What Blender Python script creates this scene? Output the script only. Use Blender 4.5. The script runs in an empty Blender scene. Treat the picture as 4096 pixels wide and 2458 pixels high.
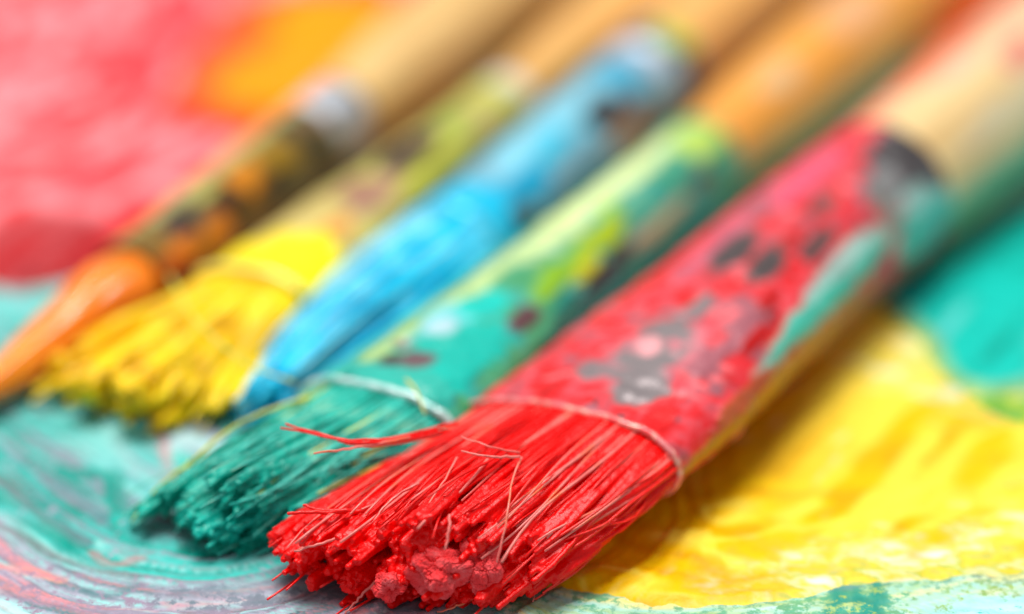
import bpy, math
import numpy as np
from mathutils import Vector

# ------------------------------------------------------------------ camera, world, lights, exposure
SC = bpy.context.scene
PITCH = 25.0            # degrees below the horizon
CAM_H = 106.0           # mm above the board
LENS, SENSOR = 100.0, 36.0
cam_d = bpy.data.cameras.new('camera')
cam = bpy.data.objects.new('camera', cam_d)
SC.collection.objects.link(cam)
SC.camera = cam
cam.location = (0, 0, CAM_H * .001)
cam.rotation_euler = (math.radians(90 - PITCH), 0, 0)
cam_d.lens = LENS
cam_d.sensor_width = SENSOR
cam_d.clip_start = 0.005
cam_d.clip_end = 20
cam_d.dof.use_dof = True
cam_d.dof.focus_distance = 0.2035
cam_d.dof.aperture_fstop = 8.6
cam_d.dof.aperture_blades = 0

world = bpy.data.worlds.new('World')
SC.world = world
world.use_nodes = True
bg = world.node_tree.nodes['Background']
bg.inputs[0].default_value = (0.93, 0.97, 1.0, 1)
bg.inputs[1].default_value = 0.36


def area(name, loc, target, size, power, col=(1, 1, 1)):
    l = bpy.data.lights.new(name, 'AREA')
    l.shape = 'RECTANGLE'
    l.size, l.size_y = size
    l.energy = power
    l.color = col
    o = bpy.data.objects.new(name, l)
    SC.collection.objects.link(o)
    o.location = loc
    d = Vector(target) - Vector(loc)
    o.rotation_euler = d.to_track_quat('-Z', 'Y').to_euler()
    return o


area('softbox_light', (-0.04, 0.30, 0.65), (0, 0.22, 0), (0.34, 0.32), 6.7, (1.0, 0.98, 0.95))

SC.view_settings.view_transform = 'Standard'
SC.view_settings.look = 'None'
SC.view_settings.exposure = 0.0
SC.view_settings.gamma = 1.0
SC.view_settings.use_curve_mapping = False
SC.render.engine = 'CYCLES'
SC.cycles.use_denoising = True
SC.cycles.max_bounces = 6
SC.cycles.caustics_reflective = False
SC.cycles.caustics_refractive = False

# ------------------------------------------------------------------ helpers
_p = math.radians(PITCH)
_F = np.array([0, math.cos(_p), -math.sin(_p)])
_U = np.array([0, math.sin(_p), math.cos(_p)])
_X = np.array([1., 0, 0])


def P(u, v, z=0.0):
    """photograph pixel (4096 wide) -> point in mm on the level z above the board"""
    k = SENSOR / LENS / 4096
    d = _X * (u - 2048) * k + _U * (1229 - v) * k + _F
    return np.array([0, 0, CAM_H]) + d * (z - CAM_H) / d[2]


def hexc(h):
    h = h.lstrip('#')
    c = np.array([int(h[i:i + 2], 16) / 255 for i in (0, 2, 4)])
    return np.where(c <= .04045, c / 12.92, ((c + .055) / 1.055) ** 2.4)


def sstep(a, b, x):
    t = np.clip((x - a) / (b - a), 0, 1)
    return t * t * (3 - 2 * t)


def _hash(ix, iy, iz, seed):
    h = (ix.astype(np.int64) * 374761393 + iy.astype(np.int64) * 668265263 + iz.astype(np.int64) * 2147483647 + seed * 974634777) & 0xffffffff
    h = ((h ^ (h >> 13)) * 1274126177) & 0xffffffff
    h = ((h ^ (h >> 16)) * 2246822519) & 0xffffffff
    return ((h ^ (h >> 15)) & 0xffffff) / float(0xffffff)


def vnoise(p, seed=0):
    """value noise 0..1 at points p (...,3)"""
    i = np.floor(p)
    f = p - i
    f = f * f * f * (f * (f * 6 - 15) + 10)
    x, y, z = i[..., 0], i[..., 1], i[..., 2]
    r = 0
    for dx in (0, 1):
        for dy in (0, 1):
            for dz in (0, 1):
                w = (f[..., 0] if dx else 1 - f[..., 0]) * (f[..., 1] if dy else 1 - f[..., 1]) * (f[..., 2] if dz else 1 - f[..., 2])
                r = r + w * _hash(x + dx, y + dy, z + dz, seed)
    return r


def fbm(p, oct=4, seed=0):
    r, a, t = 0, .5, 0
    for k in range(oct):
        r = r + a * vnoise(p * (2 ** k) + 17.3 * k, seed + k)
        t += a
        a *= .5
    return r / t


def v3(x, y, z=0):
    x, y = np.broadcast_arrays(x, y)
    return np.stack([x, y, np.broadcast_to(z, x.shape)], -1).astype(float)


def mesh_obj(name, v, quads=None, tris=None, mat=None, parent=None, origin=(0, 0, 0), smooth=True, attrs=None):
    """v in mm (world); one mesh object, vertices stored relative to origin"""
    me = bpy.data.meshes.new(name)
    v = (np.asarray(v, float) - np.asarray(origin)) * .001
    quads = np.zeros((0, 4), int) if quads is None else np.asarray(quads, int)
    tris = np.zeros((0, 3), int) if tris is None else np.asarray(tris, int)
    nq, nt = len(quads), len(tris)
    me.vertices.add(len(v))
    me.vertices.foreach_set('co', v.astype(np.float32).ravel())
    me.loops.add(nq * 4 + nt * 3)
    me.loops.foreach_set('vertex_index', np.concatenate([quads.ravel(), tris.ravel()]).astype(np.int32))
    me.polygons.add(nq + nt)
    me.polygons.foreach_set('loop_start', np.concatenate([np.arange(nq) * 4, nq * 4 + np.arange(nt) * 3]).astype(np.int32))
    me.update(calc_edges=True)
    me.validate()
    if smooth:
        me.polygons.foreach_set('use_smooth', np.ones(len(me.polygons), bool))
    for k, a in (attrs or {}).items():
        a = np.asarray(a, np.float32)
        if a.ndim == 2:
            at = me.attributes.new(k, 'FLOAT_COLOR', 'POINT')
            c = np.ones((len(v), 4), np.float32)
            c[:, :3] = a
            at.data.foreach_set('color', c.ravel())
        else:
            at = me.attributes.new(k, 'FLOAT', 'POINT')
            at.data.foreach_set('value', a)
    o = bpy.data.objects.new(name, me)
    SC.collection.objects.link(o)
    if mat:
        me.materials.append(mat)
    if parent is not None:
        o.parent = parent
    else:
        o.location = tuple(np.asarray(origin) * .001)
    return o


def grid_faces(nu, nv, wrap=False):
    """vertices index = i*nv + j"""
    i = np.arange(nu - 1)[:, None]
    j = np.arange(nv if wrap else nv - 1)[None, :]
    j2 = (j + 1) % nv
    return np.stack([i * nv + j, i * nv + j2, (i + 1) * nv + j2, (i + 1) * nv + j], -1).reshape(-1, 4)


def tubes(paths, radii, sides=5):
    """paths (N,K,3), radii (N,K) -> verts, quads, tris (closed tubes)"""
    paths = np.asarray(paths, float)
    N, K, _ = paths.shape
    t = np.gradient(paths, axis=1)
    t /= np.linalg.norm(t, axis=2, keepdims=True) + 1e-9
    ref = np.where(np.abs(t[:, :1, 2:3]) > .9, np.array([1., 0, 0]), np.array([0, 0, 1.]))
    a = np.cross(t, np.broadcast_to(ref, t.shape))
    a /= np.linalg.norm(a, axis=2, keepdims=True) + 1e-9
    b = np.cross(t, a)
    th = np.arange(sides) / sides * 2 * np.pi
    r = radii[..., None, None]
    ring = paths[:, :, None, :] + r * (np.cos(th)[None, None, :, None] * a[:, :, None, :] + np.sin(th)[None, None, :, None] * b[:, :, None, :])
    caps = np.stack([paths[:, 0] - t[:, 0] * radii[:, :1] * .4, paths[:, -1] + t[:, -1] * radii[:, -1:] * .4], 1)
    per = K * sides + 2
    v = np.concatenate([ring.reshape(N, -1, 3), caps], 1).reshape(-1, 3)
    q = grid_faces(K, sides, True)
    s = np.arange(sides)
    s2 = (s + 1) % sides
    t0 = np.stack([np.full(sides, K * sides), s2, s], -1)
    t1 = np.stack([np.full(sides, K * sides + 1), (K - 1) * sides + s, (K - 1) * sides + s2], -1)
    tr = np.concatenate([t0, t1])
    off = (np.arange(N) * per)[:, None, None]
    return v, (q[None] + off).reshape(-1, 4), (tr[None] + off).reshape(-1, 3)


def catmull(pts, n):
    pts = np.asarray(pts, float)
    e = np.concatenate([[2 * pts[0] - pts[1]], pts, [2 * pts[-1] - pts[-2]]])
    t = np.linspace(0, len(pts) - 1 - 1e-6, n)
    i = t.astype(int)
    f = (t - i)[:, None]
    p0, p1, p2, p3 = e[i], e[i + 1], e[i + 2], e[i + 3]
    return .5 * (2 * p1 + (p2 - p0) * f + (2 * p0 - 5 * p1 + 4 * p2 - p3) * f ** 2 + (3 * p1 - p0 - 3 * p2 + p3) * f ** 3)


def remesh(v, q, t, voxel):
    """fuse overlapping closed shapes the way thick paint fuses hairs"""
    o = mesh_obj('fuse', np.asarray(v) * 1000, q, t)
    m = o.modifiers.new('r', 'REMESH')
    m.mode = 'VOXEL'
    m.voxel_size = voxel
    m.adaptivity = 0
    dg = bpy.context.evaluated_depsgraph_get()
    dg.update()
    ev = o.evaluated_get(dg)
    me = ev.to_mesh()
    nv = len(me.vertices)
    co = np.empty(nv * 3, np.float32)
    me.vertices.foreach_get('co', co)
    no = np.empty(nv * 3, np.float32)
    me.vertices.foreach_get('normal', no)
    li = np.empty(len(me.loops), np.int32)
    me.loops.foreach_get('vertex_index', li)
    ls = np.empty(len(me.polygons), np.int32)
    me.polygons.foreach_get('loop_start', ls)
    lt = np.empty(len(me.polygons), np.int32)
    me.polygons.foreach_get('loop_total', lt)
    qq = li[ls[lt == 4][:, None] + np.arange(4)]
    tt = li[ls[lt == 3][:, None] + np.arange(3)]
    ev.to_mesh_clear()
    md = o.data
    bpy.data.objects.remove(o)
    bpy.data.meshes.remove(md)
    return co.reshape(-1, 3).astype(float), no.reshape(-1, 3).astype(float), qq, tt


# ------------------------------------------------------------------ materials
class N:
    def __init__(s, name):
        s.m = bpy.data.materials.new(name)
        s.m.use_nodes = True
        s.t = s.m.node_tree
        s.b = s.t.nodes['Principled BSDF']

    def n(s, kind, **kw):
        x = s.t.nodes.new(kind)
        for k, v in kw.items():
            if k.startswith('i_'):
                x.inputs[k[2:].replace('_', ' ')].default_value = v
            else:
                setattr(x, k, v)
        return x

    def l(s, a, b):
        s.t.links.new(a, b)

    def noise(s, scale, detail=4, rough=.6, vec=None, dist=0):
        x = s.n('ShaderNodeTexNoise', i_Scale=scale, i_Detail=detail, i_Roughness=rough, i_Distortion=dist)
        if vec is None:
            vec = s.n('ShaderNodeTexCoord').outputs['Object']
        s.l(vec, x.inputs['Vector'])
        return x.outputs['Fac']

    def ramp(s, fac, stops):
        r = s.n('ShaderNodeValToRGB')
        e = r.color_ramp.elements
        while len(e) < len(stops):
            e.new(.5)
        for k, (p, c) in enumerate(stops):
            e[k].position = p
            e[k].color = tuple(c) + (1,) if len(c) == 3 else c
        s.l(fac, r.inputs[0])
        return r.outputs[0]

    def mix(s, fac, a, b, mode='MIX'):
        x = s.n('ShaderNodeMix', data_type='RGBA', blend_type=mode)
        for sock, val in ((x.inputs['Factor'], fac), (x.inputs[6], a), (x.inputs[7], b)):
            if hasattr(val, 'is_output') or isinstance(val, bpy.types.NodeSocket):
                s.l(val, sock)
            elif sock.type == 'RGBA':
                sock.default_value = tuple(val) + (1,) if len(val) == 3 else val
            else:
                sock.default_value = val
        return x.outputs[2]

    def attr(s, name, out='Color'):
        return s.n('ShaderNodeAttribute', attribute_name=name).outputs[out]

    def maprange(s, fac, a, b, c, d):
        x = s.n('ShaderNodeMapRange')
        for k, val in enumerate((a, b, c, d)):
            x.inputs[k + 1].default_value = val
        s.l(fac, x.inputs[0])
        return x.outputs[0]

    def bump(s, h, strength, dist):
        x = s.n('ShaderNodeBump', i_Strength=strength, i_Distance=dist)
        s.l(h, x.inputs['Height'])
        s.l(x.outputs[0], s.b.inputs['Normal'])
        return x


def mat_board():
    k = N('dry_paint_on_board')
    co = k.n('ShaderNodeTexCoord').outputs['Object']
    f1 = k.noise(1500, 5, .7, co)
    f2 = k.noise(420, 4, .65, co)
    w = k.n('ShaderNodeMath', operation='ADD')
    k.l(f1, w.inputs[0])
    k.l(f2, w.inputs[1])
    thr = k.n('ShaderNodeMath', operation='SUBTRACT')
    k.l(w.outputs[0], thr.inputs[0])
    k.l(k.attr('spk', 'Fac'), thr.inputs[1])
    s = k.maprange(thr.outputs[0], .10, .24, 1, 0)
    c = k.mix(s, k.attr('col'), k.attr('col2'))
    v = k.maprange(k.noise(900, 4, .6, co), .3, .7, .86, 1.1)
    c = k.mix(1.0, c, v, 'MULTIPLY')
    k.l(c, k.b.inputs['Base Color'])
    k.b.inputs['Roughness'].default_value = .6
    k.b.inputs['Specular IOR Level'].default_value = .12
    k.bump(w.outputs[0], .35, .0003)
    return k.m


def mat_paint(name, rough=.35, bump=.0003, bscale=700, spec=.5, coat=0.0):
    """thick paint whose colour sits in the mesh attribute col"""
    k = N(name)
    co = k.n('ShaderNodeTexCoord').outputs['Object']
    f = k.noise(bscale, 4, .6, co)
    v = k.maprange(k.noise(500, 3, .6, co), .3, .7, .88, 1.08)
    k.l(k.mix(1.0, k.attr('col'), v, 'MULTIPLY'), k.b.inputs['Base Color'])
    k.b.inputs['Roughness'].default_value = rough
    k.b.inputs['Specular IOR Level'].default_value = spec
    k.b.inputs['Coat Weight'].default_value = coat
    k.b.inputs['Coat Roughness'].default_value = .12
    k.bump(f, .4, bump)
    return k.m


def mat_ferrule(name, rough=.38):
    """sheet metal (attribute metal) under dried paint (attribute col)"""
    k = N(name)
    co = k.n('ShaderNodeTexCoord').outputs['Object']
    f = k.noise(900, 5, .65, co)
    g = k.noise(260, 4, .6, co)
    v = k.maprange(g, .3, .7, .85, 1.1)
    k.l(k.mix(1.0, k.attr('col'), v, 'MULTIPLY'), k.b.inputs['Base Color'])
    mm = k.attr('metal', 'Fac')
    mt = k.maprange(mm, 0, 1, 0, .75)
    k.l(mt, k.b.inputs['Metallic'])
    r = k.maprange(f, .3, .7, rough - .08, rough + .12)
    k.l(r, k.b.inputs['Roughness'])
    k.b.inputs['Specular IOR Level'].default_value = .28
    k.bump(f, .35, .00025)
    return k.m


def mat_wood(name, light, dark, rough=.42):
    k = N(name)
    co = k.n('ShaderNodeAttribute', attribute_name='grain').outputs['Vector']
    f = k.noise(1.0, 5, .6, co, .6)
    c = k.ramp(f, [(.3, dark), (.5, light), (.62, light), (.75, dark)])
    c = k.mix(k.attr('pm', 'Fac'), c, k.attr('col'))
    k.l(c, k.b.inputs['Base Color'])
    k.b.inputs['Roughness'].default_value = rough
    k.b.inputs['Coat Weight'].default_value = .1
    k.b.inputs['Coat Roughness'].default_value = .3
    k.bump(f, .2, .0002)
    return k.m


def mat_hair(name, cols, rough=.4, dark=None, scale=260, coat=.08, sss=0.0):
    """paint-soaked bristles: cols = three tones mixed by noise; attribute tint lifts single hairs"""
    k = N(name)
    co = k.n('ShaderNodeTexCoord').outputs['Object']
    f = k.noise(scale, 4, .6, co)
    c = k.ramp(f, [(.3, cols[0]), (.5, cols[1]), (.68, cols[2])])
    k.l(c, k.b.inputs['Base Color'])
    k.l(k.maprange(k.noise(700, 3, .6, co), .3, .7, rough - .12, rough + .12), k.b.inputs['Roughness'])
    k.b.inputs['Specular IOR Level'].default_value = .22
    k.b.inputs['Coat Weight'].default_value = coat
    k.b.inputs['Coat Roughness'].default_value = .2
    k.bump(k.noise(1600, 4, .65, co), .45, .0003)
    return k.m


# ------------------------------------------------------------------ the painted board
def axis_steps(lo, hi, step, far):
    core = np.arange(lo, hi + step / 2, step)
    g = [step]
    out = []
    x = 0
    while x < far:
        g.append(g[-1] * 1.25)
        x += g[-1]
        out.append(x)
    out = np.array(out)
    return np.concatenate([(lo - out)[::-1], core, hi + out])


GX = axis_steps(-66, 66, .24, 200)
GY = axis_steps(168, 330, .27, 150)
XX, YY = np.meshgrid(GX, GY)               # rows = y
PT = v3(XX, YY)
WARP = np.stack([fbm(PT * .16, 4, 3) - .5, fbm(PT * .16 + 50, 4, 9) - .5], -1)
WARPF = np.stack([fbm(PT * .7, 3, 31) - .5, fbm(PT * .7 + 50, 3, 39) - .5], -1)


def poly_px(pts):
    return np.array([P(*q)[:2] for q in pts])


def sdf(poly, warp=4.0, fine=1.2):
    """signed distance (positive inside, mm) to a hand-drawn outline on the board"""
    x = XX + WARP[..., 0] * warp + WARPF[..., 0] * fine
    y = YY + WARP[..., 1] * warp + WARPF[..., 1] * fine
    d = np.full(x.shape, 1e9)
    ins = np.zeros(x.shape, bool)
    for (ax, ay), (bx, by) in zip(poly, np.roll(poly, -1, 0)):
        ex, ey = bx - ax, by - ay
        t = np.clip(((x - ax) * ex + (y - ay) * ey) / (ex * ex + ey * ey + 1e-9), 0, 1)
        d = np.minimum(d, (x - ax - t * ex) ** 2 + (y - ay - t * ey) ** 2)
        c = ((ay > y) != (by > y)) & (x < (bx - ax) * (y - ay) / (by - ay + 1e-12) + ax)
        ins ^= c
    d = np.sqrt(d)
    return np.where(ins, d, -d)


def stroke_coords(pts, n=24):
    c = catmull(poly_px(pts), n)
    best = np.full(XX.shape, 1e9)
    al = np.zeros(XX.shape)
    cr = np.zeros(XX.shape)
    L = 0
    x = XX + WARP[..., 0] * 1.5
    y = YY + WARP[..., 1] * 1.5
    for a, b in zip(c[:-1], c[1:]):
        e = b - a
        le = np.hypot(*e)
        t = ((x - a[0]) * e[0] + (y - a[1]) * e[1]) / le ** 2
        tc = np.clip(t, 0, 1)
        dx, dy = x - a[0] - tc * e[0], y - a[1] - tc * e[1]
        d = dx * dx + dy * dy
        m = d < best
        best = np.where(m, d, best)
        al = np.where(m, L + tc * le, al)
        cr = np.where(m, np.sign(e[0] * dy - e[1] * dx) * np.sqrt(d), cr)
        L += le
    return np.sqrt(best), al, cr, L


def streak(al, cr, f_al, f_cr, seed, oct=3):
    return fbm(np.stack([al * f_al, cr * f_cr, np.full(al.shape, seed * 3.7)], -1), oct, seed)


def palette(f, cols):
    """f 0..1 -> colour through evenly spaced stops"""
    cols = np.array(cols)
    x = np.clip(f, 0, 1) * (len(cols) - 1)
    i = np.minimum(x.astype(int), len(cols) - 2)
    t = (x - i)[..., None]
    return cols[i] * (1 - t) + cols[i + 1] * t


def spread(f):
    return np.clip((f - .5) * 2.0 + .5, 0, 1)


C = {k: hexc(v) for k, v in dict(
    mint='#94d4d0', ice='#bce4e4', aqua='#52bcb6', teal='#0aae9e', deepteal='#048a7c', lilac='#a6a2b4', mauve='#927c90', pink='#d8888e',
    greyt='#7fa0a0', brownish='#7d6463', yellow='#e6b600', amber='#d69c00', paleyel='#f2d444', green='#5aa544', olive='#a7b73a',
    red='#ea2428', rose='#f4525a', crimson='#b82428', orange='#f06404', gold='#f89000', skin='#f8b27c', white='#f3f3e6', slate='#5a7f86').items()}

col = np.empty(XX.shape + (3,))
col[:] = C['mint']
col2 = np.empty_like(col)
col2[:] = C['lilac']
spk = np.full(XX.shape, .62)
hgt = (fbm(PT * .05, 3, 77) - .5) * .5


def blend(dst, c, a):
    dst[:] = dst * (1 - a[..., None]) + c * a[..., None]


def put_stroke(pts, width, cols, alpha=1.0, f=(.03, 1.1), seed=1, soft=.35, rough=.5, h=.12, sp=None, c2=None):
    d, al, cr, L = stroke_coords(pts)
    s = streak(al, cr, f[0], f[1], seed)
    s2 = streak(al, cr, f[0] * 2.5, f[1] * 1.6, seed + 40)
    e = 1 - sstep(1 - soft, 1, d / width + (s2 - .5) * rough)
    a = e * alpha * np.clip(.55 + (s2 - .35) * 1.6, 0, 1)
    blend(col, palette(spread(s), cols), a)
    hgt[:] += a * h * (s2 - .45) * 2
    if c2 is not None:
        blend(col2, c2, a)
    if sp is not None:
        spk[:] = spk * (1 - a) + sp * a


# lower left: dragged arcs of teal, lilac and pink over a pale ground
d0, al0, cr0, _ = stroke_coords([(-700, 1350), (-300, 1640), (0, 1880), (250, 2060), (520, 2200), (850, 2260), (1200, 2160), (1600, 1950)], 40)
sI = streak(al0, cr0, .035, .5, 2, 4)
sJ = streak(al0, cr0, .05, 1.5, 4, 3)
inner = palette(spread(sI), [C['deepteal'], C['teal'], C['deepteal'], C['aqua'], C['teal'], C['mint'], C['aqua'], C['greyt'], C['aqua'], C['teal']])
blend(inner, palette(spread(sJ), [C['slate'], C['mint'], C['greyt'], C['brownish'], C['aqua'], C['mauve'], C['slate']]), sstep(.48, .58, sJ) * .85)
outer = palette(spread(sI * .5 + sJ * .5), [C['mauve'], C['slate'], C['brownish'], C['lilac'], C['mint'], C['lilac'], C['slate'], C['pink'], C['lilac'], C['mauve']])
io = sstep(-5.5, -2.0, cr0 + (fbm(PT * .3, 3, 6) - .5) * 4)[..., None]
blend(col, inner * io + outer * (1 - io), (1 - sstep(20, 30, d0)) * (1 - sstep(-2, 10, XX)))
blend(col2, C['mauve'], (1 - io[..., 0]) * .8)
spk[:] = spk + (1 - io[..., 0]) * .12
hgt += (1 - sstep(20, 30, d0)) * ((sI - .5) * .9 + (sJ - .5) * .5)
put_stroke([(-500, 1190), (0, 1215), (350, 1230)], 3.4, [C['mint'], C['aqua'], C['ice']], 1, seed=2, rough=.2)
put_stroke([(-100, 1660), (250, 1690), (700, 1720)], 2.2, [C['teal'], C['aqua'], C['deepteal'], C['aqua']], .8, (.05, .5), seed=3, h=.3)
put_stroke([(430, 1720), (520, 1850), (700, 1960)], 2.6, [C['ice'], C['mint'], C['aqua']], .7, (.05, .6), seed=13, h=.2)
put_stroke([(700, 1740), (900, 1800), (1100, 1830)], 2.4, [C['lilac'], C['ice'], C['lilac'], C['pink']], .9, (.05, .8), seed=5)
put_stroke([(650, 1750), (660, 1850), (700, 1930)], .5, [C['pink'], C['mauve']], .8, (.05, .8), seed=6)
put_stroke([(-200, 1830), (0, 1910), (130, 2010), (350, 2150)], .7, [C['brownish'], C['slate'], C['mauve']], .9, (.06, 1.5), seed=8, h=.3)
put_stroke([(-200, 2010), (60, 2130), (300, 2240), (560, 2300)], .6, [C['slate'], C['brownish'], C['slate']], .7, (.05, 1.8), seed=12, h=.35)
put_stroke([(350, 2350), (460, 2370), (560, 2340)], .7, [C['slate'], C['greyt']], .9, (.05, 1.8), seed=23)
put_stroke([(-250, 2240), (0, 2265), (250, 2310)], .7, [C['skin'], C['pink']], .8, (.05, 1.2), seed=16)
put_stroke([(-200, 2330), (0, 2350), (300, 2420), (600, 2450)], .8, [C['pink'], C['mauve'], C['lilac']], .8, (.05, 1.6), seed=20)
put_stroke([(130, 1850), (300, 1890), (460, 1910), (480, 2000), (520, 2120)], 1.1, [C['teal'], C['deepteal'], C['teal']], .95, (.05, 1.2), seed=18, h=.6)
put_stroke([(500, 2080), (540, 2140), (640, 2180)], 1.4, [C['teal'], C['aqua']], .9, (.05, 1.2), seed=17, h=.4)
put_stroke([(380, 2190), (450, 2240), (560, 2230)], .6, [C['brownish'], C['pink']], .7, (.08, 1.5), seed=19)
put_stroke([(700, 2400), (1000, 2370), (1250, 2340), (1500, 2380), (2000, 2440)], 2.2, [C['pink'], C['lilac'], C['mauve'], C['lilac']], .7, (.04, 1.2), seed=21, sp=.9, c2=C['slate'])
put_stroke([(-300, 2430), (0, 2410), (110, 2470), (200, 2520)], 1.3, [C['mint'], C['ice']], 1, (.05, .7), seed=22, sp=.6)
put_stroke([(1000, 1050), (1700, 420), (2200, 0), (3000, -600)], 16, [hexc('#c9a060'), hexc('#b98a4a'), C['skin']], 1, (.03, .2), seed=29, rough=.2)
put_stroke([(2500, 500), (3200, 0), (3900, -500)], 16, [hexc('#d8a050'), hexc('#c98a3a'), C['skin']], 1, (.03, .2), seed=30, rough=.2)
# lower right: thin yellow-green rubbed over a pale cyan ground
put_stroke([(2000, 2470), (2700, 2450), (3300, 2430), (4300, 2420)], 4.5, [C['ice'], C['mint'], C['ice']], 1, (.03, .6), seed=24, sp=.7, c2=C['aqua'])
put_stroke([(2150, 2390), (2600, 2440), (3000, 2440), (3500, 2370), (4000, 2270), (4500, 2200)], 4.6, [hexc('#b4c878'), C['paleyel'], hexc('#9fd0bc'), C['olive'], C['ice']], .85,
           (.05, 1.1), seed=25, sp=.84, c2=hexc('#6fa46a'))
put_stroke([(3350, 2260), (3420, 2330), (3400, 2440)], 2.6, [C['green'], C['olive']], .8, (.15, .8), seed=27, sp=1.02, c2=C['deepteal'])
put_stroke([(3700, 2420), (4000, 2360), (4400, 2350)], 2.4, [C['ice'], C['mint']], .75, (.05, .6), seed=28, sp=.7, c2=C['olive'], soft=.8)

bz = hgt + (fbm(PT * 1.1, 3, 5) - .5) * .06
VB = np.stack([XX, YY, bz], -1)
VB[..., 2] -= .15
nyy, nxx = XX.shape
ORG = (0, 240, 0)
M_board = mat_board()
board = mesh_obj('painted_board', VB.reshape(-1, 3), grid_faces(nyy, nxx)[:, ::-1], None, M_board, None, ORG,
                 attrs={'col': col.reshape(-1, 3), 'col2': col2.reshape(-1, 3), 'spk': spk.ravel()})
board['kind'] = 'structure'
board['label'] = 'pale painted board smeared with colour under the brushes'

M_thick = mat_paint('thick_paint', .45, .0004, 600, .12)


def paint_layer(name, label, poly, c, height, edge=1.6, warp=4., fine=1.2, ridges=None, lift=0.0):
    """a coat of thick paint on the board: c = colour field on the grid"""
    d = sdf(poly_px(poly), warp, fine)
    z = bz - .15 + sstep(-.1, edge, d) * height + np.where(d < 0, d * .25, 0) + lift * sstep(0, edge, d)
    if ridges is not None:
        z = z + ridges * sstep(0, edge * 1.5, d)
    keep = d > -.9
    kq = keep[:-1, :-1] & keep[1:, :-1] & keep[:-1, 1:] & keep[1:, 1:]
    f = grid_faces(nyy, nxx)[:, ::-1][kq.ravel()]
    used, inv = np.unique(f, return_inverse=True)
    v = np.stack([XX, YY, z], -1).reshape(-1, 3)[used]
    o = mesh_obj(name, v, inv.reshape(-1, 4), None, M_thick, board, ORG, attrs={'col': c.reshape(-1, 3)[used]})
    o['label'] = label
    return o


# yellow, lower right
d_, al, cr, _ = stroke_coords([(2500, 2420), (3000, 2000), (3500, 1500), (4000, 1000), (4600, 700)])
d2, al2, cr2, _ = stroke_coords([(2400, 2330), (3000, 2330), (3500, 2150), (4100, 1800), (4700, 1500)])
sA = streak(al, cr, .06, .16, 61, 2)
sB = streak(al2, cr2, .06, .28, 62, 2)
mixf = sstep(.35, .65, fbm(PT * .06, 3, 63))
sY = sA * mixf + sB * (1 - mixf)
cy = palette(spread(sY), [C['amber'], C['yellow'], C['yellow'], C['amber'], C['yellow'], C['paleyel'], C['yellow']])
far = sstep(38, 48, XX + .2 * (YY - 200)) * 0
pale = sstep(0, 1, np.clip((XX - 16) / 14, 0, 1)) * sstep(.38, .6, streak(al, cr, .04, .5, 66))
blend(cy, C['paleyel'], pale * .9)
blend(cy, C['white'], sstep(.70, .85, streak(al, cr, .09, .5, 69)) * .45)
YP = [(2050, 2330), (2380, 2350), (2600, 2410), (2800, 2415), (3100, 2400), (3400, 2330), (3700, 2330), (4000, 2280), (4400, 2220), (4600, 1500), (3900, 1500), (3700, 1440), (3560, 1200), (3300, 1050), (2700, 1500), (2250, 2000)]
dY = sdf(poly_px(YP), 2.5, .8)
fr = sstep(12, 20, XX + (fbm(PT * .2, 3, 73) - .5) * 14) * (1 - sstep(215, 225, YY))
thin = fr * (1 - sstep(.5, 9, dY + (fbm(PT * .5, 3, 74) - .5) * 12))
blend(cy, palette(spread(fbm(PT * np.array([.35, .8, 1]), 4, 75)), [hexc('#8fb46a'), C['paleyel'], C['olive'], hexc('#cfe0b0'), C['paleyel'], hexc('#cfe6d0'), C['ice']]), thin * .8)
paint_layer('paint_smear', 'thick yellow paint smear beside the red brush',
            YP,
            cy, .45 - .3 * fr, 1.0, 2.5, .8, ridges=((sY - .5) * .45 + (fbm(PT * .2, 2, 71) - .5) * .5 + (streak(al, cr, .08, 1.6, 76) - .5) * .22) * (1 - .6 * fr))
# teal, right
sT = streak(al, cr, .04, .4, 81)
ct = palette(spread(sT), [C['deepteal'], C['teal'], hexc('#0fb8aa'), C['teal'], C['aqua']])
blend(ct, C['olive'], (1 - sstep(0, 2.2, sdf(poly_px([(3480, 1180), (3620, 1330), (3740, 1500), (3900, 1600), (4200, 1560), (4700, 1500), (4900, 700), (4300, 700), (3900, 900), (3600, 1050)]), 3, 1.2))) * .8)
paint_layer('paint_smear', 'teal paint smear beside the red ferrule',
            [(3480, 1180), (3620, 1330), (3740, 1500), (3900, 1600), (4200, 1560), (4700, 1500), (4900, 700), (4300, 700), (3900, 900), (3600, 1050)],
            ct, .75, 1.6, 3.0, 1.2, ridges=(sT - .5) * .9)
# olive green rub between yellow and teal at the right edge
sG = fbm(PT * .25, 3, 85)
paint_layer('paint_smear', 'olive green paint smear between the yellow and teal smears',
            [(3850, 1590), (3990, 1580), (4250, 1580), (4500, 1620), (4300, 1720), (4020, 1690), (3890, 1650)],
            palette(spread(sG), [C['olive'], hexc('#c9cf2c'), C['green'], C['olive']]), .62, 1.8, 3.0, 1.2, ridges=(sG - .5) * .4, lift=.35)
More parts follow.
